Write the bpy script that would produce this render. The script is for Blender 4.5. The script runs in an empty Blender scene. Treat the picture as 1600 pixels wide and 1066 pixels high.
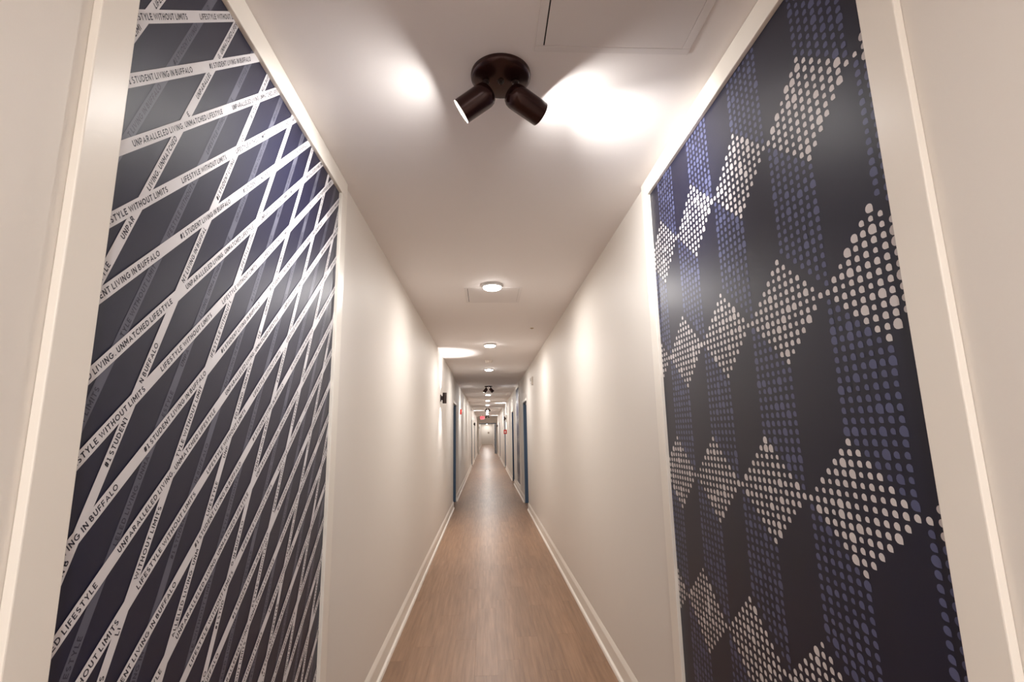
import bpy, math, random
from mathutils import Matrix, Vector

# ------------------------------------------------------------------ camera, world, exposure
SC = bpy.context.scene
COL = SC.collection
CAM_H = 1.4857
FOCAL_PX = 781.46
cd = bpy.data.cameras.new('camera')
cam = bpy.data.objects.new('camera', cd); COL.objects.link(cam)
cd.sensor_fit = 'HORIZONTAL'; cd.sensor_width = 36.0
cd.lens = FOCAL_PX / 1600.0 * 36.0
cd.clip_start = 0.02; cd.clip_end = 200
_r = Vector((0.998582, -0.050074, -0.018064)); _u = Vector((0.0087, -0.18126, 0.983397)); _f = Vector((0.052517, 0.98216, 0.180567))
cam.matrix_world = Matrix(((_r.x, _u.x, -_f.x, 0), (_r.y, _u.y, -_f.y, 0), (_r.z, _u.z, -_f.z, CAM_H), (0, 0, 0, 1)))
SC.camera = cam

w = bpy.data.worlds.new('world'); SC.world = w; w.use_nodes = True
w.node_tree.nodes['Background'].inputs[0].default_value = (0.05, 0.05, 0.05, 1)
vs = SC.view_settings
vs.view_transform = 'Standard'; vs.look = 'None'; vs.gamma = 1.0; vs.use_curve_mapping = False
vs.exposure = 0.42
SC.cycles.diffuse_bounces = 6
SC.cycles.max_bounces = 12
SC.cycles.sample_clamp_indirect = 6.0

# lamp strengths (each lamp is built further down)
FLUSH_EMIT = 30.0      # glow of the diffuser of the round ceiling lights
FLUSH_WATT = 13.0      # light each round ceiling light throws down
HEAD_WATT = 2.2        # spill of each head of the two-headed spots
BEAM_WATT = 54.0       # beam of each head
REAR_WATT = 34.0       # unseen round lights added behind the viewpoint, brighter for the near walls
SCONCE_WATT = 38.0
WARM = (1.0, 0.963, 0.925)
NEUTRAL = (1.0, 0.975, 0.945)

# ------------------------------------------------------------------ dimensions
XL, XR, ZC = -0.6885, 0.8115, 2.7054     # left wall, right wall, ceiling
Y_BACK, Y_CROSS, Y_END = -6.0, 37.6, 69.0
WT = 0.14
rnd = random.Random(7)

# ------------------------------------------------------------------ helpers
def srgb(*c):
    f = lambda v: (v / 12.92) if v <= 0.04045 else ((v + 0.055) / 1.055) ** 2.4
    return tuple(f(v / 255.0) for v in c) + (1,)

def mat(name, col, rough=0.5, metal=0.0, spec=0.5, emit=None, estr=0.0, coat=0.0):
    m = bpy.data.materials.new(name); m.use_nodes = True
    b = m.node_tree.nodes['Principled BSDF']
    b.inputs['Base Color'].default_value = col
    b.inputs['Roughness'].default_value = rough
    b.inputs['Metallic'].default_value = metal
    b.inputs['Specular IOR Level'].default_value = spec
    b.inputs['Coat Weight'].default_value = coat
    if emit:
        b.inputs['Emission Color'].default_value = emit
        b.inputs['Emission Strength'].default_value = estr
    return m

def add_relief(m, scale, strength, dist=0.001, stretch=(1, 1, 1), tint=None):
    nt = m.node_tree; b = nt.nodes['Principled BSDF']
    tc = nt.nodes.new('ShaderNodeTexCoord'); mp = nt.nodes.new('ShaderNodeMapping')
    mp.inputs['Scale'].default_value = stretch
    n = nt.nodes.new('ShaderNodeTexNoise'); n.inputs['Scale'].default_value = scale; n.inputs['Detail'].default_value = 4
    bp = nt.nodes.new('ShaderNodeBump'); bp.inputs['Strength'].default_value = strength; bp.inputs['Distance'].default_value = dist
    nt.links.new(tc.outputs['Object'], mp.inputs[0]); nt.links.new(mp.outputs[0], n.inputs['Vector'])
    nt.links.new(n.outputs['Fac'], bp.inputs['Height']); nt.links.new(bp.outputs[0], b.inputs['Normal'])
    if tint:
        mx = nt.nodes.new('ShaderNodeMix'); mx.data_type = 'RGBA'
        n2 = nt.nodes.new('ShaderNodeTexNoise'); n2.inputs['Scale'].default_value = 1.3; n2.inputs['Detail'].default_value = 3
        nt.links.new(tc.outputs['Object'], n2.inputs['Vector'])
        c0 = b.inputs['Base Color'].default_value[:]
        mx.inputs[6].default_value = c0
        mx.inputs[7].default_value = tuple(c0[i] * tint for i in range(3)) + (1,)
        nt.links.new(n2.outputs['Fac'], mx.inputs[0]); nt.links.new(mx.outputs[2], b.inputs['Base Color'])
    return m

M = {}
M['wall'] = add_relief(mat('wall_paint', srgb(225, 219, 212), 0.55, spec=0.45), 420, 0.10, tint=0.97)
M['ceiling'] = add_relief(mat('ceiling_paint', srgb(230, 225, 223), 0.75, spec=0.3), 300, 0.10, tint=0.98)
M['trim'] = add_relief(mat('trim_enamel', srgb(234, 228, 219), 0.34), 160, 0.05)
M['hatch'] = mat('hatch_paint', srgb(219, 214, 212), 0.55)
M['gap'] = mat('dark_gap', srgb(25, 22, 22), 0.8)
M['bronze'] = mat('bronze_paint', srgb(50, 26, 24), 0.24, metal=0.45)
M['bronze_dark'] = mat('dark_bronze_paint', srgb(46, 34, 31), 0.38, metal=0.4)
M['reflector'] = mat('lamp_reflector', srgb(205, 200, 190), 0.25, metal=0.8)
M['bulb'] = mat('bulb_glass', srgb(255, 250, 240), 0.3, emit=NEUTRAL + (1,), estr=26)
M['sconce_glow'] = mat('sconce_lens', srgb(255, 250, 240), 0.3, emit=NEUTRAL + (1,), estr=12)
M['ring'] = mat('ceiling_light_ring', srgb(205, 203, 202), 0.35)
M['diffuser'] = mat('ceiling_light_diffuser', srgb(255, 252, 245), 0.4, emit=WARM + (1,), estr=FLUSH_EMIT)
M['navy'] = add_relief(mat('mural_navy_vinyl', srgb(15, 17, 45), 0.40, spec=0.62), 900, 0.22, 0.0006)
M['white_print'] = mat('mural_white_print', srgb(208, 205, 208), 0.42, spec=0.5)
M['grey_print'] = mat('mural_faint_print', srgb(86, 87, 102), 0.42, spec=0.5)
M['ink'] = mat('mural_navy_lettering', srgb(26, 26, 46), 0.38, spec=0.5)
M['faint_ink'] = mat('mural_faint_lettering', srgb(38, 38, 58), 0.38, spec=0.5)
M['navy_dots'] = add_relief(mat('mural_navy_vinyl_dots', srgb(13, 14, 39), 0.40, spec=0.62), 900, 0.2, 0.0006)
M['pale_dot'] = mat('mural_pale_dots', srgb(203, 197, 197), 0.4, spec=0.45)
M['blue_dot'] = mat('mural_blue_dots', srgb(78, 82, 115), 0.42, spec=0.5)
M['blue'] = mat('door_blue_enamel', srgb(70, 93, 120), 0.38)
M['blue_dark'] = mat('door_leaf_blue', srgb(62, 84, 109), 0.4)
M['steel'] = mat('brushed_steel', srgb(180, 178, 174), 0.3, metal=1.0)
M['white_plastic'] = mat('white_plastic', srgb(228, 222, 215), 0.4)
M['grey_plastic'] = mat('grey_plastic', srgb(150, 142, 134), 0.4)
M['red'] = mat('red_plastic', srgb(190, 40, 32), 0.4)
M['exit_face'] = mat('exit_face', srgb(240, 120, 125), 0.4, emit=srgb(255, 92, 100), estr=0.8)
M['exit_letter'] = mat('exit_letters', srgb(255, 40, 50), 0.4, emit=srgb(255, 40, 60), estr=2.2)
M['white_mark'] = mat('white_mark', srgb(240, 235, 230), 0.5)

for _k in ('navy', 'navy_dots', 'white_print', 'grey_print', 'pale_dot', 'blue_dot', 'ink', 'faint_ink'):
    _b = M[_k].node_tree.nodes['Principled BSDF']     # matt laminate over the print
    _b.inputs['Coat Weight'].default_value = 0.22; _b.inputs['Coat Roughness'].default_value = 0.66; _b.inputs['Coat IOR'].default_value = 1.6
    _b.inputs['Specular IOR Level'].default_value = 0.32

def wood(name, far=False):
    m = bpy.data.materials.new(name); m.use_nodes = True
    nt = m.node_tree; b = nt.nodes['Principled BSDF']; L = nt.links.new
    tc = nt.nodes.new('ShaderNodeTexCoord')
    mp = nt.nodes.new('ShaderNodeMapping'); mp.inputs['Scale'].default_value = (26, 1.1, 1)
    n1 = nt.nodes.new('ShaderNodeTexNoise'); n1.inputs['Scale'].default_value = 1.6; n1.inputs['Detail'].default_value = 7; n1.inputs['Roughness'].default_value = 0.62
    rmp = nt.nodes.new('ShaderNodeValToRGB')
    e = rmp.color_ramp.elements
    e[0].position = 0.28; e[0].color = srgb(119, 88, 64)
    e[1].position = 0.75; e[1].color = srgb(163, 127, 99)
    hs = nt.nodes.new('ShaderNodeHueSaturation')
    L(mp.outputs[0], n1.inputs['Vector'])
    if far:
        L(tc.outputs['Object'], mp.inputs[0])
        br = nt.nodes.new('ShaderNodeTexBrick')
        mp2 = nt.nodes.new('ShaderNodeMapping'); mp2.inputs['Rotation'].default_value = (0, 0, math.pi / 2)
        br.inputs['Scale'].default_value = 1.0; br.inputs['Brick Width'].default_value = 1.22; br.inputs['Row Height'].default_value = 0.15
        br.inputs['Mortar Size'].default_value = 0.0006; br.offset = 0.37
        br.inputs['Color1'].default_value = (0.9, 0.9, 0.9, 1); br.inputs['Color2'].default_value = (1.07, 1.07, 1.07, 1); br.inputs['Mortar'].default_value = (0.5, 0.5, 0.5, 1)
        L(tc.outputs['Object'], mp2.inputs[0]); L(mp2.outputs[0], br.inputs['Vector'])
        L(br.outputs['Color'], hs.inputs['Value'])
    else:
        oi = nt.nodes.new('ShaderNodeObjectInfo')
        ad = nt.nodes.new('ShaderNodeVectorMath'); ad.operation = 'ADD'
        cb = nt.nodes.new('ShaderNodeCombineXYZ')
        mu = nt.nodes.new('ShaderNodeMath'); mu.operation = 'MULTIPLY'; mu.inputs[1].default_value = 40
        L(oi.outputs['Random'], mu.inputs[0]); L(mu.outputs[0], cb.inputs[0]); L(mu.outputs[0], cb.inputs[1])
        L(tc.outputs['Object'], ad.inputs[0]); L(cb.outputs[0], ad.inputs[1]); L(ad.outputs[0], mp.inputs[0])
        mr = nt.nodes.new('ShaderNodeMapRange'); mr.inputs[3].default_value = 0.91; mr.inputs[4].default_value = 1.07
        L(oi.outputs['Random'], mr.inputs[0]); L(mr.outputs[0], hs.inputs['Value'])
    L(n1.outputs['Fac'], rmp.inputs[0]); L(rmp.outputs[0], hs.inputs['Color']); L(hs.outputs[0], b.inputs['Base Color'])
    bp = nt.nodes.new('ShaderNodeBump'); bp.inputs['Strength'].default_value = 0.12; bp.inputs['Distance'].default_value = 0.001
    L(n1.outputs['Fac'], bp.inputs['Height']); L(bp.outputs[0], b.inputs['Normal'])
    b.inputs['Roughness'].default_value = 0.36
    b.inputs['Specular IOR Level'].default_value = 0.45
    return m
M['plank'] = wood('vinyl_wood_plank')
M['floor_far'] = wood('vinyl_wood_floor', True)

class MB:
    """collects shapes; build() links them as one mesh object"""
    def __init__(s): s.v = []; s.f = []; s.smooth = []
    def add(s, vs, fs, smooth=False):
        o = len(s.v); s.v += [tuple(p) for p in vs]
        s.f += [tuple(i + o for i in f) for f in fs]; s.smooth += [smooth] * len(fs)
        return s
    def box(s, a, b):
        x0, y0, z0 = a; x1, y1, z1 = b
        vs = [(x0, y0, z0), (x1, y0, z0), (x1, y1, z0), (x0, y1, z0), (x0, y0, z1), (x1, y0, z1), (x1, y1, z1), (x0, y1, z1)]
        return s.add(vs, [(3, 2, 1, 0), (4, 5, 6, 7), (0, 1, 5, 4), (1, 2, 6, 5), (2, 3, 7, 6), (3, 0, 4, 7)])
    def prism(s, prof, y0, y1):
        """closed profile of (x, z) swept along Y"""
        n = len(prof)
        vs = [(x, y0, z) for x, z in prof] + [(x, y1, z) for x, z in prof]
        fs = [(i, (i + 1) % n, n + (i + 1) % n, n + i) for i in range(n)] + [tuple(range(n))[::-1], tuple(range(n, 2 * n))]
        return s.add(vs, fs)
    def lathe(s, prof, org=(0, 0, 0), axis=(0, 0, 1), n=32):
        """profile of (radius, height along axis)"""
        ax = Vector(axis).normalized()
        t = Vector((0, 1, 0)) if abs(ax.y) < 0.9 else Vector((1, 0, 0))
        a = ax.cross(t).normalized(); b = ax.cross(a)
        org = Vector(org); vs = []; fs = []; rows = []
        for r, h in prof:
            if r < 1e-6:
                rows.append([len(vs)]); vs.append(org + ax * h)
            else:
                rows.append(list(range(len(vs), len(vs) + n)))
                vs += [org + ax * h + (a * math.cos(2 * math.pi * k / n) + b * math.sin(2 * math.pi * k / n)) * r for k in range(n)]
        for A, B in zip(rows, rows[1:]):
            for k in range(n):
                k2 = (k + 1) % n
                if len(A) == 1 and len(B) == 1: continue
                if len(A) == 1: fs.append((A[0], B[k], B[k2]))
                elif len(B) == 1: fs.append((A[k], B[0], A[k2]))
                else: fs.append((A[k], B[k], B[k2], A[k2]))
        return s.add(vs, fs, True)
    def build(s, name, m, parent=None, bevel=0.0):
        me = bpy.data.meshes.new(name); me.from_pydata(s.v, [], s.f); me.update()
        me.polygons.foreach_set('use_smooth', s.smooth)
        me.materials.append(m)
        o = bpy.data.objects.new(name, me); COL.objects.link(o)
        if parent: o.parent = parent
        if any(s.smooth):
            es = o.modifiers.new('edge_split', 'EDGE_SPLIT'); es.split_angle = math.radians(35)
        if bevel:
            bv = o.modifiers.new('bevel', 'BEVEL'); bv.width = bevel; bv.segments = 2; bv.limit_method = 'ANGLE'
        return o

def tag(o, label=None, cat=None, group=None, kind=None):
    if label: o['label'] = label
    if cat: o['category'] = cat
    if group: o['group'] = group
    if kind: o['kind'] = kind
    return o

def empty(name, loc=(0, 0, 0), rz=0.0, **k):
    o = bpy.data.objects.new(name, None); COL.objects.link(o)
    o.location = loc; o.rotation_euler = (0, 0, rz); o.empty_display_size = 0.05
    return tag(o, **k)

def lamp(name, kind, parent, loc, direction, energy, color, **k):
    d = bpy.data.lights.new(name, kind); d.energy = energy; d.color = color
    for a, b in k.items(): setattr(d, a, b)
    o = bpy.data.objects.new(name, d); COL.objects.link(o); o.parent = parent
    o.location = loc; o.rotation_euler = Vector(direction).to_track_quat('-Z', 'Y').to_euler()
    return o

def copy_tree(o, parent=None):
    c = o.copy(); COL.objects.link(c); c.parent = parent
    for ch in list(o.children): copy_tree(ch, c)
    return c

# ------------------------------------------------------------------ the setting
PLANK_Y0, PLANK_Y1, PW, PLEN = -2.0, 13.5, 0.15, 1.22
b = MB()
b.box((XL - WT, Y_BACK, -0.1), (XR + WT, PLANK_Y0, 0)); b.box((XL - WT, PLANK_Y0, -0.1), (XR + WT, PLANK_Y1, -0.004)); b.box((XL - WT, PLANK_Y1, -0.1), (XR + WT, Y_END + WT, 0))
floor = tag(b.build('floor', M['floor_far']), 'brown wood-look vinyl plank floor running down the corridor', kind='structure')
plank_meshes = {}
for i in range(10):
    y = PLANK_Y0 - rnd.random() * PLEN
    while y < PLANK_Y1:
        a0, a1 = max(y, PLANK_Y0), min(y + PLEN, PLANK_Y1)
        ln = round(a1 - a0, 3)
        if ln > 0.02:
            if ln not in plank_meshes:
                b = MB(); e = 0.0001
                x0, x1, y0, y1, c = e, PW - e, e, ln - e, 0.0004
                vs = [(x0, y0, -0.004), (x1, y0, -0.004), (x1, y1, -0.004), (x0, y1, -0.004),
                      (x0, y0, -c), (x1, y0, -c), (x1, y1, -c), (x0, y1, -c),
                      (x0 + c, y0 + c, 0), (x1 - c, y0 + c, 0), (x1 - c, y1 - c, 0), (x0 + c, y1 - c, 0)]
                fs = [(8, 9, 10, 11)] + [(k, (k + 1) % 4, 4 + (k + 1) % 4, 4 + k) for k in range(4)] + [(4 + k, 4 + (k + 1) % 4, 8 + (k + 1) % 4, 8 + k) for k in range(4)]
                b.add(vs, fs); o = b.build('plank', M['plank'], floor); plank_meshes[ln] = o.data
            else:
                o = bpy.data.objects.new('plank', plank_meshes[ln]); COL.objects.link(o); o.parent = floor
            o.location = (XL + i * PW, a0, 0)
        y += PLEN

tag(MB().box((XL - WT, Y_BACK, ZC), (XR + WT, Y_END + WT, ZC + 0.12)).build('ceiling', M['ceiling']), 'flat white painted corridor ceiling', kind='structure')

LEFT_DOORS = [(10.62, 11.62), (23.55, 24.5), (28.6, 29.55), (46.0, 46.95), (54.0, 54.95)]
RIGHT_DOORS = [(10.17, 11.17), (15.2, 16.2), (21.7, 22.7), (30.6, 31.55), (44.0, 44.95)]
DOOR_H = 2.155
def side_wall(name, xin, xout, doors, label):
    b = MB(); y = Y_BACK
    x0, x1 = min(xin, xout), max(xin, xout)
    for d0, d1 in doors:
        b.box((x0, y, 0), (x1, d0, ZC)); b.box((x0, d0, DOOR_H), (x1, d1, ZC)); y = d1
    b.box((x0, y, 0), (x1, Y_END + WT, ZC))
    return tag(b.build(name, M['wall']), label, kind='structure')
side_wall('wall_left', XL, XL - WT, LEFT_DOORS, 'off-white painted left wall of the corridor')
side_wall('wall_right', XR, XR + WT, RIGHT_DOORS, 'off-white painted right wall of the corridor')
tag(MB().box((XL, Y_END, 0), (XR, Y_END + WT, ZC)).build('wall_end', M['wall']), 'off-white wall closing the far end of the corridor', kind='structure')
tag(MB().box((XL, Y_BACK - WT, 0), (XR, Y_BACK, ZC)).build('wall_back', M['wall']), 'off-white wall behind the viewpoint', kind='structure')
# cross wall with the double-door opening
OX0, OX1, OZ = -0.60, 0.72, 2.22
b = MB(); b.box((XL, Y_CROSS, 0), (OX0, Y_CROSS + WT, ZC)); b.box((OX1, Y_CROSS, 0), (XR, Y_CROSS + WT, ZC)); b.box((OX0, Y_CROSS, OZ), (OX1, Y_CROSS + WT, ZC))
tag(b.build('wall_cross', M['wall']), 'off-white cross wall above the far doorway', kind='structure')

def baseboard(name, x, sgn, doors, label):
    prof = [(0, 0), (0.030, 0), (0.029, 0.010), (0.025, 0.019), (0.015, 0.025), (0.013, 0.028), (0.013, 0.104), (0.0125, 0.112), (0.009, 0.122), (0.001, 0.142), (0, 0.142)]
    prof = [(x + sgn * a, z) for a, z in prof]
    b = MB(); y = Y_BACK
    cuts = sorted(doors + [(Y_CROSS, Y_CROSS + WT)])
    for d0, d1 in cuts:
        b.prism(prof, y, d0); y = d1
    b.prism(prof, y, Y_END)
    return tag(b.build(name, M['trim']), label, kind='structure')
baseboard('baseboard_left', XL, 1, LEFT_DOORS, 'white moulded baseboard along the left wall')
baseboard('baseboard_right', XR, -1, RIGHT_DOORS, 'white moulded baseboard along the right wall')
tag(MB().box((XL + 0.03, Y_END - 0.014, 0), (XR - 0.03, Y_END, 0.14)).build('baseboard_end', M['trim']), 'white baseboard at the foot of the far end wall', kind='structure')

# doors: steel frame lining the opening, leaf set back, lever handle
DEPTH_WORDS = {}
def door(n, xin, sgn, y0, y1, label):
    """sgn: direction from the corridor into the wall"""
    root = empty('door_%d' % n, (xin + sgn * 0.09, (y0 + y1) / 2, 0), label=label, kind='structure')
    hw = (y1 - y0) / 2
    def bx(xa, ya, za, xb, yb, zb):
        xs = sorted((sgn * (xa - 0.09), sgn * (xb - 0.09)))
        return (xs[0], ya, za), (xs[1], yb, zb)
    for s in (-1, 1):
        ya, yb = sorted((s * hw, s * (hw - 0.045)))
        MB().box(*bx(0.004, ya, 0, 0.14, yb, DOOR_H - 0.03)).build('door_jamb', M['blue'], root, 0.002)
    MB().box(*bx(0.05, -hw + 0.045, DOOR_H - 0.075, 0.14, hw - 0.045, DOOR_H - 0.03)).build('door_head', M['blue'], root, 0.002)
    MB().box(*bx(-0.010, -hw - 0.02, DOOR_H - 0.03, 0.14, hw + 0.02, DOOR_H + 0.02)).build('head_casing', M['trim'], root, 0.002)
    leaf = MB().box(*bx(0.095, -hw + 0.045, 0.008, 0.138, hw - 0.045, DOOR_H - 0.075)).build('door_leaf', M['blue_dark'], root)
    hb = MB()
    hb.lathe([(0, 0.02), (0.026, 0.02), (0.026, 0.0), (0, 0)], org=(sgn * 0.005, -hw + 0.11, 1.0), axis=(-sgn, 0, 0), n=16)
    hb.lathe([(0, 0.055), (0.009, 0.055), (0.009, 0.0)], org=(sgn * 0.005, -hw + 0.11, 1.0), axis=(-sgn, 0, 0), n=12)
    hb.lathe([(0, 0.12), (0.009, 0.12), (0.009, -0.009), (0, -0.009)], org=(sgn * 0.005 - sgn * 0.05, -hw + 0.11, 1.0), axis=(0, 1, 0), n=12)
    hb.build('door_handle', M['steel'], leaf)
    return root
ordinal = ['nearest', 'second', 'third', 'fourth', 'fifth']
n = 1
for k, (d0, d1) in enumerate(LEFT_DOORS):
    door(n, XL, -1, d0, d1, ('%s blue door recessed in the left wall' % ordinal[k]) + (', beyond the wall sconce' if k == 0 else ' counted from the camera')); n += 1
for k, (d0, d1) in enumerate(RIGHT_DOORS):
    door(n, XR, 1, d0, d1, ('%s blue door recessed in the right wall counted from the camera' % ordinal[k])); n += 1
# far doorway frame and the leaf standing open
root = empty('door_%d' % n, ((OX0 + OX1) / 2, Y_CROSS + WT / 2, 0), label='far doorway with blue-grey frame and one leaf held open', kind='structure')
hw = (OX1 - OX0) / 2
for s in (-1, 1):
    xa, xb = sorted((s * hw, s * (hw - 0.05)))
    MB().box((xa, -WT / 2 - 0.01, 0), (xb, WT / 2 + 0.01, OZ)).build('door_jamb', M['blue'] if s > 0 else M['trim'], root, 0.002)
MB().box((-hw + 0.05, -WT / 2 - 0.01, OZ - 0.06), (hw - 0.05, WT / 2 + 0.01, OZ)).build('door_head', M['blue_dark'], root, 0.002)
leaf = MB().box((hw - 0.115, 0.09, 0.01), (hw - 0.07, 1.15, OZ - 0.07)).build('door_leaf', M['blue'], root, 0.002)
MB().box((hw - 0.17, 0.2, 0.98), (hw - 0.115, 1.0, 1.04)).build('push_bar', M['steel'], leaf, 0.004)

# ------------------------------------------------------------------ mural frames (flat painted boards)
MY0, MY1, MZ0, MZ1 = 0.881, 2.240, 0.235, 2.620
BW, BT = 0.084, 0.017
def frame(n, x, sgn, dy, label):
    root = empty('trim_%d' % n, (x, MY0 + dy, MZ0 - BW), label=label, kind='structure')
    oy, oz = MY0, MZ0 - BW
    def board(ya, za, yb, zb):
        xs = sorted((sgn * 0.0005, sgn * BT))
        MB().box((xs[0], ya - oy, za - oz), (xs[1], yb - oy, zb - oz)).build('trim_board', M['trim'], root, 0.0025)
    board(MY0 - BW, MZ1, MY1 + BW, ZC - 0.001)
    board(MY0 - BW, MZ0 - BW, MY1 + BW, MZ0)
    board(MY0 - BW, MZ0, MY0, MZ1)
    board(MY1, MZ0, MY1 + BW, MZ1)
    return root
FAR_DY = 11.42
frame(1, XL, 1, 0, 'white flat-board frame around the ribbon mural on the left wall')
frame(2, XR, -1, 0, 'white flat-board frame around the near dotted mural on the right wall')
frame(3, XR, -1, FAR_DY, 'white flat-board frame around the distant dotted mural on the right wall')

# ------------------------------------------------------------------ lettering tools
STROKE = 0.19
def arc(cx, cy, rx, ry, a0, a1, n=7):
    return [(cx + rx * math.cos(math.radians(a0 + (a1 - a0) * k / n)), cy + ry * math.sin(math.radians(a0 + (a1 - a0) * k / n))) for k in range(n + 1)]
def letter_strokes():
    """centre lines of a geometric sans alphabet, cap height 1"""
    h = STROKE / 2; t = 1 - h; r = 0.5 - h
    S = {}
    S['A'] = [[(h, 0), (0.46, 0.96), (0.92 - h, 0)], [(0.22, 0.30), (0.70, 0.30)]]
    S['B'] = [[(h, h), (h, t)], [(h, t), (0.36, t)] + arc(0.36, 0.74, 0.2, t - 0.74, 90, -90, 6) + [(h, 0.505)], [(0.38, 0.505)] + arc(0.40, 0.29, 0.235, 0.215, 90, -90, 6) + [(h, h)]]
    S['C'] = [arc(0.5, 0.5, r, r, 48, 312, 12)]
    S['D'] = [[(h, t), (0.36, t)] + arc(0.36, 0.5, 0.40, r, 90, -90, 10) + [(h, h), (h, t)]]
    S['E'] = [[(0.62, t), (h, t), (h, h), (0.64, h)], [(h, 0.5), (0.56, 0.5)]]
    S['F'] = [[(0.62, t), (h, t), (h, 0)], [(h, 0.48), (0.56, 0.48)]]
    S['G'] = [arc(0.5, 0.5, r, r, 46, 330, 12) + [(0.5 + r, 0.46), (0.54, 0.46)]]
    S['H'] = [[(h, 0), (h, 1)], [(0.74 - h, 0), (0.74 - h, 1)], [(h, 0.5), (0.74 - h, 0.5)]]
    S['I'] = [[(h, 0), (h, 1)]]
    S['L'] = [[(h, 1), (h, h), (0.58, h)]]
    S['M'] = [[(h, 0), (h, 1)], [(0.92 - h, 0), (0.92 - h, 1)], [(h, 0.94), (0.46, 0.34), (0.92 - h, 0.94)]]
    S['N'] = [[(h, 0), (h, 1)], [(0.78 - h, 0), (0.78 - h, 1)], [(h + 0.005, 0.93), (0.775 - h, 0.07)]]
    S['O'] = [arc(0.51, 0.5, r + 0.01, r, 0, 360, 16)]
    S['P'] = [[(h, 0), (h, t), (0.36, t)] + arc(0.36, 0.66, 0.22, t - 0.66, 90, -90, 7) + [(h, 0.403)]]
    S['R'] = [[(h, 0), (h, t), (0.36, t)] + arc(0.36, 0.68, 0.22, t - 0.68, 90, -90, 7) + [(h, 0.443)], [(0.36, 0.44), (0.62, 0.0)]]
    S['S'] = [arc(0.32, 0.71, 0.22, t - 0.71, 40, 250, 9) + arc(0.31, 0.285, 0.245, 0.285 - h, 75, -145, 9)]
    S['T'] = [[(0, t), (0.68, t)], [(0.34, t), (0.34, 0)]]
    S['U'] = [[(h, 1)] + arc(0.38, 0.38, 0.38 - h, 0.38 - h, 180, 360, 9) + [(0.76 - h, 1)]]
    S['V'] = [[(h, 1), (0.44, 0.05), (0.88 - h, 1)]]
    S['W'] = [[(h, 1), (0.33, 0.05), (0.60, 0.92), (0.87, 0.05), (1.20 - h, 1)]]
    S['X'] = [[(h, 0), (0.78 - h, 1)], [(h, 1), (0.78 - h, 0)]]
    S['Y'] = [[(h, 1), (0.40, 0.44), (0.80 - h, 1)], [(0.40, 0.46), (0.40, 0)]]
    S['1'] = [[(0.02, 0.80), (0.22, 0.92), (0.22, h)], [(0, h), (0.44, h)]]
    S['#'] = [[(0.20, 0.04), (0.34, 0.96)], [(0.46, 0.04), (0.60, 0.96)], [(0.06, 0.34), (0.70, 0.34)], [(0.10, 0.66), (0.74, 0.66)]]
    S['.'] = [[(h, 0), (h, 0.17)]]
    return S
def glyphs(chars):
    out = {}; S = letter_strokes(); h = STROKE / 2
    for ch in chars:
        vs, fs = [], []
        for line in S[ch]:
            n = len(line); closed = (abs(line[0][0] - line[-1][0]) + abs(line[0][1] - line[-1][1])) < 1e-6
            L_, R_ = [], []
            for i, p in enumerate(line):
                pv = line[i - 1] if i else (line[-2] if closed else None)
                nx = line[i + 1] if i < n - 1 else (line[1] if closed else None)
                ds = []
                for q0, q1 in ((pv, p), (p, nx)):
                    if q0 and q1:
                        l = math.hypot(q1[0] - q0[0], q1[1] - q0[1]) or 1; ds.append(((q1[0] - q0[0]) / l, (q1[1] - q0[1]) / l))
                if len(ds) == 2:
                    tx, ty = ds[0][0] + ds[1][0], ds[0][1] + ds[1][1]; l = math.hypot(tx, ty) or 1; tx /= l; ty /= l
                    k = 1 / max(0.42, tx * ds[0][0] + ty * ds[0][1])
                else:
                    (tx, ty), k = ds[0], 1
                L_.append((p[0] - ty * h * k, p[1] + tx * h * k)); R_.append((p[0] + ty * h * k, p[1] - tx * h * k))
            o = len(vs); vs += L_ + R_
            fs += [(o + i, o + n + i, o + n + i + 1, o + i + 1) for i in range(n - 1)]
        vs = [(x, min(1.0, max(0.0, y))) for x, y in vs]
        x0 = min(v[0] for v in vs); x1 = max(v[0] for v in vs)
        out[ch] = ([(x - x0, y) for x, y in vs], fs, x1 - x0)
    return out
TXT = {'L': 'LIFESTYLE WITHOUT LIMITS', '#': '#1 STUDENT LIVING IN BUFFALO', 'U': 'UNPARALLELED LIVING. UNMATCHED LIFESTYLE'}
LEN = {'L': 0.234, '#': 0.264, 'U': 0.400}
PER = {'L': 0.296, '#': 0.3525, 'U': 0.463}
G = glyphs(sorted(set(''.join(TXT.values()) + 'EXIT') - {' '}))
CAPH = 1.0
def layout(s, track=0.22, space=0.32):
    x = 0; res = []
    for ch in s:
        if ch == ' ': x += space; continue
        res.append((ch, x)); x += G[ch][2] + track
    return res, x - track

def clip(poly, lo, hi):
    """clip a convex (y, z) polygon to a rectangle"""
    for ax in (0, 1):
        for lim, sg in ((lo[ax], 1), (hi[ax], -1)):
            out = []
            for i in range(len(poly)):
                p, q = poly[i], poly[(i + 1) % len(poly)]
                dp, dq = sg * (p[ax] - lim), sg * (q[ax] - lim)
                if dp >= 0: out.append(p)
                if (dp < 0) != (dq < 0):
                    t = dp / (dp - dq); out.append((p[0] + t * (q[0] - p[0]), p[1] + t * (q[1] - p[1])))
            poly = out
            if not poly: return []
    return poly

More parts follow.
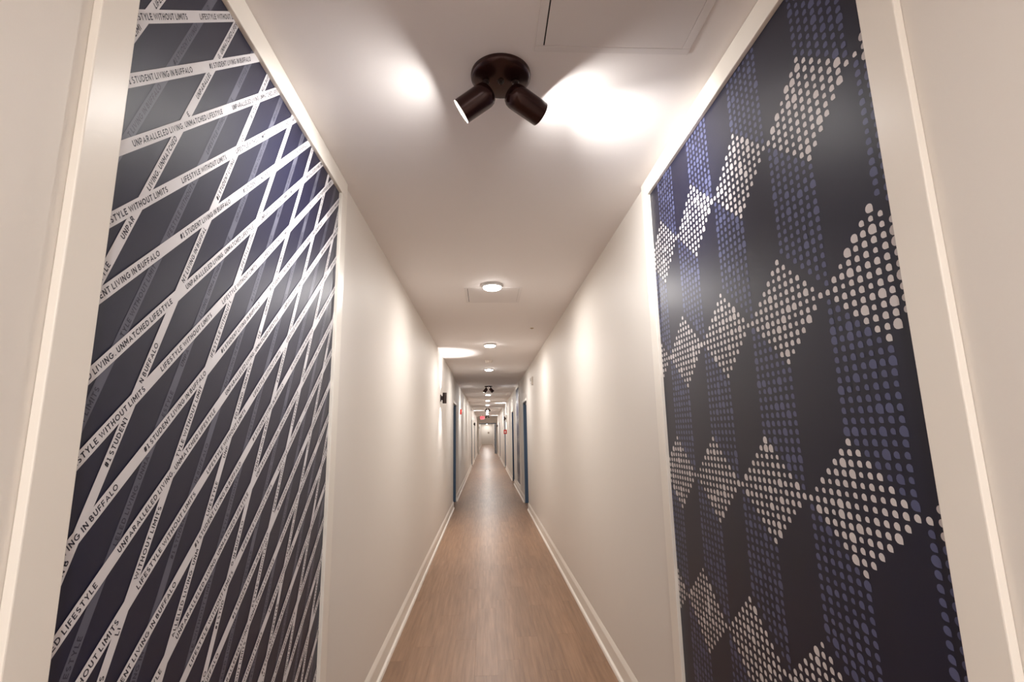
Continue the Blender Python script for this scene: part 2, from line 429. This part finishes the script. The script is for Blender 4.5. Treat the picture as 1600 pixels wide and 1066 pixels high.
# ------------------------------------------------------------------ left mural: crossing ribbons with slogans
mural = empty('wall_mural', (XL, MY0, MZ0), label='navy mural of crossing white slogan ribbons on the left wall', cat='mural')
LO, HI = (MY0 - 0.012, MZ0 - 0.012), (MY1 + 0.012, MZ1 + 0.012)
def P3(lift, y, z): return (lift, y - MY0, z - MZ0)
MB().box((0.0006, LO[0] - MY0, LO[1] - MZ0), (0.0016, HI[0] - MY0, HI[1] - MZ0)).build('backing_sheet', M['navy'], mural)
A_SLOPE, B_SLOPE = 0.945, 2.405
A_TH, B_TH = math.atan(A_SLOPE), math.atan(B_SLOPE)
def a_z15(k): return 2.883 - 0.1435 * (k - 1)
A_W, B_W, C_W = 0.0245, 0.0212, 0.0212
def dist_to_A(y, z):
    """distance to the nearest shallow ribbon's centre line"""
    v = (a_z15(1) - (z - A_SLOPE * (y - 1.5))) / 0.1435
    d = abs(v - round(v)) * 0.1435 * math.cos(A_TH)
    return d
def dist_to_B(y, z):
    v = (y - (z - 2) / B_SLOPE - 0.989) / 0.2073
    return abs(v - round(v)) * 0.2073 * math.sin(B_TH)
def ribbon(th, p0, width, kind, s0, lift, m_r, m_t, cap, hide=None):
    """p0: a (y, z) point on the centre line; s0: start of one slogan along the direction"""
    u = (math.cos(th), math.sin(th)); v = (-u[1], u[0]); hw = width / 2
    sc = p0[0] * u[0] + p0[1] * u[1]; tc = p0[0] * v[0] + p0[1] * v[1]
    at = lambda s, t: (u[0] * s + v[0] * t, u[1] * s + v[1] * t)
    poly = clip([at(sc - 6, tc - hw), at(sc + 6, tc - hw), at(sc + 6, tc + hw), at(sc - 6, tc + hw)], LO, HI)
    if len(poly) < 3: return
    xs = [p[0] for p in poly]; zs = [p[1] for p in poly]
    if max(xs) < MY0 or min(xs) > MY1 or max(zs) < MZ0 or min(zs) > MZ1: return
    n = len(poly)
    r = MB().add([P3(lift, *p) for p in poly], [tuple(range(n))]).build('ribbon', m_r, mural)
    lo_s = min(p[0] * u[0] + p[1] * u[1] for p in poly); hi_s = max(p[0] * u[0] + p[1] * u[1] for p in poly)
    lay, total = layout(TXT[kind]); sx = LEN[kind] / total; sy = cap / CAPH
    tb = MB(); k0 = math.floor((lo_s - s0) / PER[kind]) - 1
    for k in range(k0, k0 + 14):
        st = s0 + k * PER[kind]
        for ch, x in lay:
            gv, gf, gw = G[ch]
            c = at(st + (x + gw / 2) * sx, tc)
            if not (LO[0] + 0.004 < c[0] < HI[0] - 0.004 and LO[1] + 0.004 < c[1] < HI[1] - 0.004): continue
            if hide and hide(*c): continue
            tb.add([P3(lift + 0.0003, *at(st + (x + gx) * sx, tc + (gy - CAPH / 2) * sy)) for gx, gy in gv], gf)
    if tb.f: tag(tb.build('lettering', m_t, r), kind='stuff')
# faint steep ribbons (lowest layer)
C_START = {1: 2.521, 2: 2.169, 3: 1.965}
for k in range(-4, 14):
    j = (k - 1) % 3; base = j + 1
    s0 = C_START[base] - 0.2235 * ((k - base) // 3)
    ribbon(B_TH, (0.889 + 0.2073 * (k - 1), 2.0), C_W, '#LU'[j], s0, 0.0020, M['grey_print'], M['faint_ink'], 0.0112,
           hide=lambda y, z: dist_to_A(y, z) < A_W / 2 + 0.004)
# bright steep ribbons
B_START = {1: 2.077, 2: 2.051, 3: 1.740}
for k in range(-4, 14):
    j = (k - 1) % 3; base = j + 1
    s0 = B_START[base] - 0.2235 * ((k - base) // 3)
    ribbon(B_TH, (0.989 + 0.2073 * (k - 1), 2.0), B_W, 'U#L'[j], s0, 0.0026, M['white_print'], M['ink'], 0.0116,
           hide=lambda y, z: dist_to_A(y, z) < A_W / 2 + 0.0035)
# bright shallow ribbons (top layer)
A_S0 = {'L': 2.205, '#': 2.482, 'U': 2.085}
for k in range(-3, 30):
    kind = 'L#U'[(k - 1) % 3]
    ribbon(A_TH, (1.5, a_z15(k)), A_W, kind, A_S0[kind], 0.0032, M['white_print'], M['ink'], 0.0122)

# ------------------------------------------------------------------ right mural: tumbling blocks drawn in dots
DY, DZ = 0.0262, 0.02314
def dot_shape(cy, cz, r):
    """round dot with one square corner at its lower, near side"""
    pts = []
    for k in range(10):
        a = math.pi * (1.5 - 1.5 * k / 9.0)      # from straight down over the far side and the top to the near side
        pts.append((cy - math.cos(a) * r * 1.0, cz + math.sin(a) * r * 1.0))
    pts.append((cy - r * 0.98, cz - r * 0.98))
    return pts
def dot_mural(label):
    root = empty('wall_mural', (XR, MY0, MZ0), label=label, cat='mural')
    MB().box((-0.0016, LO[0] - MY0, LO[1] - MZ0), (-0.0006, HI[0] - MY0, HI[1] - MZ0)).build('backing_sheet', M['navy_dots'], root)
    dr = random.Random(11)
    def put(mb, y, z, white):
        q = dr.random()
        f = 0.315 if q < 0.72 else (0.44 if q < 0.86 else 0.255)
        r = f * 0.0245 * dr.uniform(0.93, 1.06)
        if not (LO[0] + 0.002 < y < HI[0] - 0.002 and LO[1] + 0.002 < z < HI[1] - 0.002): return
        p = clip(dot_shape(y, z, r), LO, HI)
        if len(p) > 2: mb.add([P3(-0.0021, *c) for c in p], [tuple(range(len(p)))])
    rows = {-1: 2.285 + 0.486, 0: 2.285, 1: 1.799, 2: 1.313, 3: 0.827, 4: 0.341, 5: -0.145}
    def apex(r, i): return (1.105 if r % 2 == 0 else 1.105 - 6 * DY) + 13 * DY * i
    for r, zc in rows.items():
        for i in range(-2, 6):
            ya = apex(r, i)
            mb = MB()
            for dzr in range(-6, 7):
                wd = 6 - abs(dzr)
                for c in range(-wd, wd + 1): put(mb, ya + c * DY, zc + dzr * DZ, True)
            if mb.f: tag(mb.build('dot_diamond', M['pale_dot'], root), kind='stuff')
            # blue face: under this block's far lower edge, down to the next block's near upper edge
            mb = MB()
            for c in range(0, 7):
                y = ya + c * DY
                top = zc - (7 - c) * DZ
                low = (zc - 0.486) + c * DZ + DZ if r % 2 else (zc - 0.486) + (c) * DZ + DZ
                z = top
                while z > low - 0.35 * DZ:
                    put(mb, y, z, False); z -= DZ
            if mb.f: tag(mb.build('dot_column', M['blue_dot'], root), kind='stuff')
    return root
dm = dot_mural('navy mural of pale and blue dot diamonds on the right wall, nearest the camera')
dm2 = copy_tree(dm); dm2.location.y += FAR_DY
dm2['label'] = 'distant narrow-looking dotted mural on the right wall past the first blue door'

# ------------------------------------------------------------------ two-headed spot fixtures
NEAR_AIM = (((-0.050, 0.000, -0.076), (-0.1365, 0.019, -0.130)), ((0.043, 0.003, -0.076), (0.1405, 0.058, -0.108)))
FAR_AIM = (((-0.050, 0.000, -0.076), (-0.118, 0.004, -0.158)), ((0.050, 0.000, -0.076), (0.124, 0.006, -0.152)))
def make_spot(aims):
    root = empty('spot_light', (0, 0, 0))
    b = MB().lathe([(0, 0), (0.1025, 0), (0.1035, -0.006), (0.1025, -0.014), (0.098, -0.020), (0.090, -0.023), (0.0, -0.024)], n=48)
    can = b.build('canopy', M['bronze'], root)
    MB().lathe([(0.012, -0.022), (0.012, -0.026), (0.007, -0.027), (0.007, -0.033), (0.004, -0.036), (0, -0.036)], n=20).build('finial', M['bronze_dark'], can)
    for bx, mx in aims:
        B = Vector(bx); Mo = Vector(mx); ax = (Mo - B).normalized(); Ln = (Mo - B).length
        hd = MB().lathe([(0, -0.022), (0.018, -0.0215), (0.031, -0.016), (0.039, -0.006), (0.0425, 0.006), (0.043, 0.02), (0.043, Ln), (0.0415, Ln + 0.0005)], org=B, axis=ax, n=40).build('lamp_head', M['bronze'], root)
        MB().lathe([(0.0415, Ln + 0.0005), (0.0405, Ln - 0.004), (0.039, Ln - 0.02), (0.034, Ln - 0.022)], org=B, axis=ax, n=40).build('reflector', M['reflector'], hd)
        MB().lathe([(0.0375, Ln - 0.016), (0.030, Ln - 0.0115), (0.015, Ln - 0.0095), (0, Ln - 0.009)], org=B, axis=ax, n=32).build('bulb', M['bulb'], hd)
        # knuckle joint: post from the canopy, ball and side lug on the head
        sx = -1 if bx[0] < 0 else 1
        top = Vector((sx * 0.050, 0.004, -0.020)); jn = B + Vector((sx * 0.010, 0.004, 0.036))
        k = MB(); k.lathe([(0.013, 0), (0.013, 0.006), (0.008, 0.008), (0.008, (top - jn).length)], org=top, axis=(jn - top), n=16)
        k.lathe([(0, -0.013), (0.009, -0.010), (0.013, 0), (0.009, 0.010), (0, 0.013)], org=jn, axis=(0, 1, 0), n=16)
        k.lathe([(0.0, -0.018), (0.006, -0.018), (0.006, 0.018), (0, 0.018)], org=jn, axis=(0, 1, 0), n=12)
        k.build('swivel_joint', M['bronze_dark'], root)
        MB().lathe([(0.011, 0), (0.013, (B - jn).length)], org=jn, axis=(B - jn), n=16).build('lamp_neck', M['bronze'], root)
        lamp('head_light', 'AREA', root, Mo - ax * 0.006, ax, HEAD_WATT, NEUTRAL, shape='DISK', size=0.066)
        lamp('beam_light', 'SPOT', root, Mo - ax * 0.003, ax, BEAM_WATT, NEUTRAL, spot_size=math.radians(100), spot_blend=1.0, shadow_soft_size=0.02)
    return root
SPOT_Y = [1.535, 13.2, 24.75, 35.2]
SPOT_LABEL = ['two-headed bronze ceiling spotlight nearest the camera, beside the ceiling hatch', 'second two-headed bronze ceiling spotlight, halfway down the corridor',
              'third two-headed bronze ceiling spotlight far down the corridor', 'farthest two-headed bronze ceiling spotlight by the exit sign']
spot = make_spot(NEAR_AIM); spot_far = make_spot(FAR_AIM)
for k, y in enumerate(SPOT_Y):
    o = spot if k == 0 else (spot_far if k == 1 else copy_tree(spot_far))
    o.location = (0.060, y, ZC - 0.0005)
    tag(o, SPOT_LABEL[k], 'spotlight', 'two-headed ceiling spotlights')

# ------------------------------------------------------------------ round flush ceiling lights
def make_flush():
    root = empty('ceiling_light', (0, 0, 0))
    MB().lathe([(0, 0), (0.090, 0), (0.091, -0.004), (0.088, -0.014), (0.080, -0.021), (0.076, -0.022), (0.073, -0.019)], n=40).build('light_ring', M['ring'], root)
    MB().lathe([(0.0755, -0.020), (0.073, -0.030), (0.062, -0.037), (0.04, -0.041), (0, -0.043)], n=40).build('diffuser', M['diffuser'], root)
    lamp('down_light', 'AREA', root, (0, 0, -0.0445), (0, 0, -1), FLUSH_WATT, WARM, shape='DISK', size=0.15)
    return root
FLUSH = [(4.03, 'nearest round flush ceiling light, in front of the small ceiling hatch'), (6.87, 'second round flush ceiling light, by the bright sconce glow on the ceiling'),
         (9.56, 'third round flush ceiling light, just before the second spotlight'), (16.0, 'fourth round flush ceiling light, just past the second spotlight'),
         (18.9, 'fifth round flush ceiling light counted from the camera'), (21.8, 'sixth round flush ceiling light, just before the third spotlight'),
         (27.4, 'seventh round flush ceiling light, just past the third spotlight'), (30.2, 'eighth round flush ceiling light counted from the camera'),
         (33.0, 'ninth round flush ceiling light, level with the exit sign'),
         (39.5, 'round flush ceiling light first past the far doorway'),
         (42.4, 'round flush ceiling light second past the far doorway'),
         (45.3, 'round flush ceiling light third past the far doorway'),
         (48.2, 'round flush ceiling light fourth past the far doorway'),
         (51.1, 'round flush ceiling light fifth past the far doorway'),
         (54.0, 'round flush ceiling light sixth past the far doorway'),
         (56.9, 'round flush ceiling light seventh past the far doorway'),
         (59.8, 'round flush ceiling light eighth past the far doorway'),
         (63.2, 'round flush ceiling light ninth past the far doorway'),
         (68.25, 'round flush ceiling light close to the far end wall'),
         (-0.95, 'added unseen round flush ceiling light just behind the viewpoint'), (-3.8, 'added unseen round flush ceiling light farther behind the viewpoint')]
fl = make_flush()
for k, (y, lab) in enumerate(FLUSH):
    o = fl if k == 0 else copy_tree(fl)
    o.location = (0.058, y, ZC - 0.0005); tag(o, lab, 'ceiling light', 'round flush ceiling lights')
    if y < 0:  # added unseen lights, set brighter and cooler to light the near walls
        for ch in o.children:
            if ch.type == 'LIGHT': ch.data = ch.data.copy(); ch.data.energy = REAR_WATT; ch.data.color = (1.0, 0.985, 0.98)

# ------------------------------------------------------------------ up-and-down wall sconces
def make_sconce():
    """origin on the wall, +X pointing into the corridor"""
    root = empty('wall_sconce', (0, 0, 0))
    MB().box((0.0005, -0.045, -0.05), (0.012, 0.045, 0.05)).build('back_plate', M['bronze_dark'], root, 0.002)
    MB().box((0.012, -0.016, -0.03), (0.036, 0.016, 0.03)).build('bracket', M['bronze_dark'], root, 0.001)
    MB().lathe([(0.027, 0.078), (0.028, 0.080), (0.030, 0.080), (0.030, -0.080), (0.028, -0.080), (0.027, -0.078), (0.027, 0.078)], org=(0.062, 0, 0), n=28).build('barrel', M['bronze_dark'], root)
    for s in (1, -1):
        MB().lathe([(0.0268, 0.068 * s), (0.015, 0.070 * s), (0, 0.071 * s)], org=(0.062, 0, 0), n=24).build('lens', M['sconce_glow'], root)
        lamp('sconce_light', 'SPOT', root, (0.062, 0, 0.076 * s), (0, 0, s), SCONCE_WATT, NEUTRAL, spot_size=math.radians(92), spot_blend=0.55, shadow_soft_size=0.02)
    return root
SCONCES = [(XL, 7.62, 2.02, 'dark cylinder wall sconce nearest the camera, on the left wall'), (XR, 20.8, 2.07, 'dark cylinder wall sconce on the right wall above the red sign'),
           (XL, 27.4, 1.98, 'dark cylinder wall sconce farther down the left wall'), (XR, 35.6, 1.98, 'dark cylinder wall sconce on the right wall by the far doorway'),
           (XL, 43.0, 1.98, 'small dark sconce seen through the far doorway, on its left wall')]
sc0 = make_sconce()
for k, (x, y, z, lab) in enumerate(SCONCES):
    o = sc0 if k == 0 else copy_tree(sc0)
    o.location = (x, y, z); o.rotation_euler = (0, 0, 0 if x < 0 else math.pi)
    tag(o, lab, 'sconce', 'cylinder wall sconces')

# ------------------------------------------------------------------ ceiling access hatches
def make_hatch(x0, x1, y0, y1, label):
    cx, cy = (x0 + x1) / 2, (y0 + y1) / 2
    root = empty('access_hatch', (cx, cy, ZC), label=label, cat='hatch', group='ceiling access hatches')
    a, c, f, t = (x1 - x0) / 2, (y1 - y0) / 2, 0.026, 0.004
    b = MB(); b.box((-a, -c, -t), (a, -c + f, -0.0003)); b.box((-a, c - f, -t), (a, c, -0.0003)); b.box((-a, -c + f, -t), (-a + f, c - f, -0.0003)); b.box((a - f, -c + f, -t), (a, c - f, -0.0003))
    b.build('hatch_frame', M['hatch'], root, 0.0015)
    MB().box((-a + f, -c + f, -0.0012), (a - f, c - f, -0.0003)).build('gap', M['gap'], root)
    MB().box((-a + f + 0.0042, -c + f + 0.0008, -0.0036), (a - f - 0.0012, c - f - 0.0008, -0.0014)).build('hatch_door', M['hatch'], root, 0.0008)
    return root
make_hatch(0.166, 0.672, 0.915, 1.421, 'large square ceiling access hatch beside the nearest spotlight')
make_hatch(-0.180, 0.318, 4.10, 4.60, 'small-looking ceiling access hatch behind the nearest round light')

# ------------------------------------------------------------------ detectors and small devices
def disc(name, loc, prof, m, label, cat, group=None):
    o = MB().lathe(prof, n=28).build(name, m); o.location = loc
    return tag(o, label, cat, group)
d1 = empty('smoke_detector', (0.59, 16.0, ZC - 0.0005), label='white round smoke detector on the ceiling right of the lights', cat='detector', group='smoke detectors')
MB().lathe([(0, 0), (0.075, 0), (0.075, -0.012), (0.066, -0.016)], n=28).build('detector_base', M['white_plastic'], d1)
MB().lathe([(0.064, -0.014), (0.060, -0.036), (0.048, -0.046), (0, -0.048)], n=28).build('detector_cap', M['white_plastic'], d1)
d2 = copy_tree(d1); d2.location = (0.05, 8.45, ZC - 0.0005); d2['label'] = 'white round smoke detector in line between two ceiling lights'
sp = empty('sprinkler', (0.55, 5.8, ZC - 0.0005), label='tiny tan sprinkler cover on the ceiling right of the hatch', cat='sprinkler')
MB().lathe([(0, 0), (0.022, 0), (0.021, -0.004), (0.012, -0.007), (0, -0.007)], n=20).build('cover_plate', mat('sprinkler_tan', srgb(176, 150, 112), 0.4), sp)
MB().lathe([(0.007, -0.006), (0.007, -0.012), (0, -0.013)], n=14).build('sprinkler_pin', M['steel'], sp)

st = empty('fire_strobe', (XR, 8.66, 2.37), label='small white fire strobe high on the right wall', cat='strobe')
MB().box((-0.028, -0.055, -0.07), (-0.0005, 0.055, 0.07)).build('housing', M['white_plastic'], st, 0.006)
MB().box((-0.046, -0.03, -0.005), (-0.028, 0.03, 0.045)).build('lens', mat('strobe_lens', srgb(235, 235, 232), 0.15), st, 0.005)
MB().box((-0.031, -0.035, -0.052), (-0.028, 0.035, -0.035)).build('sounder_slot', M['grey_plastic'], st)
hr = empty('fire_horn', (XL, 13.3, 2.05), label='small red fire horn on the left wall past the blue door', cat='alarm')
MB().box((0.0005, -0.06, -0.065), (0.04, 0.06, 0.065)).build('housing', M['red'], hr, 0.006)
MB().box((0.04, -0.03, -0.01), (0.055, 0.03, 0.04)).build('lens', mat('horn_lens', srgb(240, 225, 215), 0.2), hr, 0.004)

sg = empty('fire_sign', (XR, 20.3, 1.53), label='red projecting fire sign on the right wall below a sconce', cat='sign')
MB().box((-0.125, -0.006, -0.085), (-0.001, 0.006, 0.085)).build('sign_plate', M['red'], sg, 0.002)
b = MB(); pts = [(-0.063 + px, pz) for px, pz in ((0.0, -0.045), (0.022, -0.03), (0.024, 0.0), (0.012, 0.012), (0.010, 0.035), (-0.004, 0.055), (-0.006, 0.02), (-0.02, 0.008), (-0.024, -0.02), (-0.014, -0.04))]
b.add([(px, -0.0068, pz) for px, pz in pts], [tuple(range(len(pts)))]); b.build('flame_mark', M['white_mark'], sg)
sw = empty('wall_switch', (XR, 19.5, 1.10), label='white switch plate on the right wall below the red sign', cat='switch')
MB().box((-0.008, -0.037, -0.058), (-0.0005, 0.037, 0.058)).build('switch_plate', M['white_plastic'], sw, 0.002)
MB().box((-0.013, -0.016, -0.03), (-0.008, 0.016, 0.03)).build('rocker', M['white_plastic'], sw, 0.002)

ex = empty('exit_sign', (-0.27, 33.9, ZC), label='glowing red exit sign hanging from the ceiling', cat='sign')
MB().box((-0.02, -0.012, -0.09), (0.02, 0.012, -0.0005)).build('mounting_stem', M['white_plastic'], ex)
MB().box((-0.155, -0.024, -0.30), (0.155, 0.024, -0.09)).build('housing', M['white_plastic'], ex, 0.004)
MB().box((-0.145, -0.027, -0.29), (0.145, -0.0245, -0.10)).build('face_panel', M['exit_face'], ex)
lay, total = layout('EXIT', 0.2); tb = MB(); sx = 0.22 / total; sy = 0.13 / CAPH
for ch, xx in lay:
    gv, gf, gw = G[ch]; tb.add([(-0.11 + (xx + gx) * sx, -0.0278, -0.26 + gy * sy) for gx, gy in gv], gf)
tb.build('lettering', M['exit_letter'], ex)
wd = empty('wall_sign', (0.27, Y_END - 0.001, 1.55), label='small dark plate on the far end wall', cat='sign')
MB().box((-0.11, -0.012, -0.12), (0.11, 0, 0.12)).build('plate', M['grey_plastic'], wd, 0.003)
MB().box((-0.09, -0.0135, -0.10), (0.09, -0.012, 0.10)).build('plate_face', mat('plate_tan', srgb(150, 135, 118), 0.5), wd)
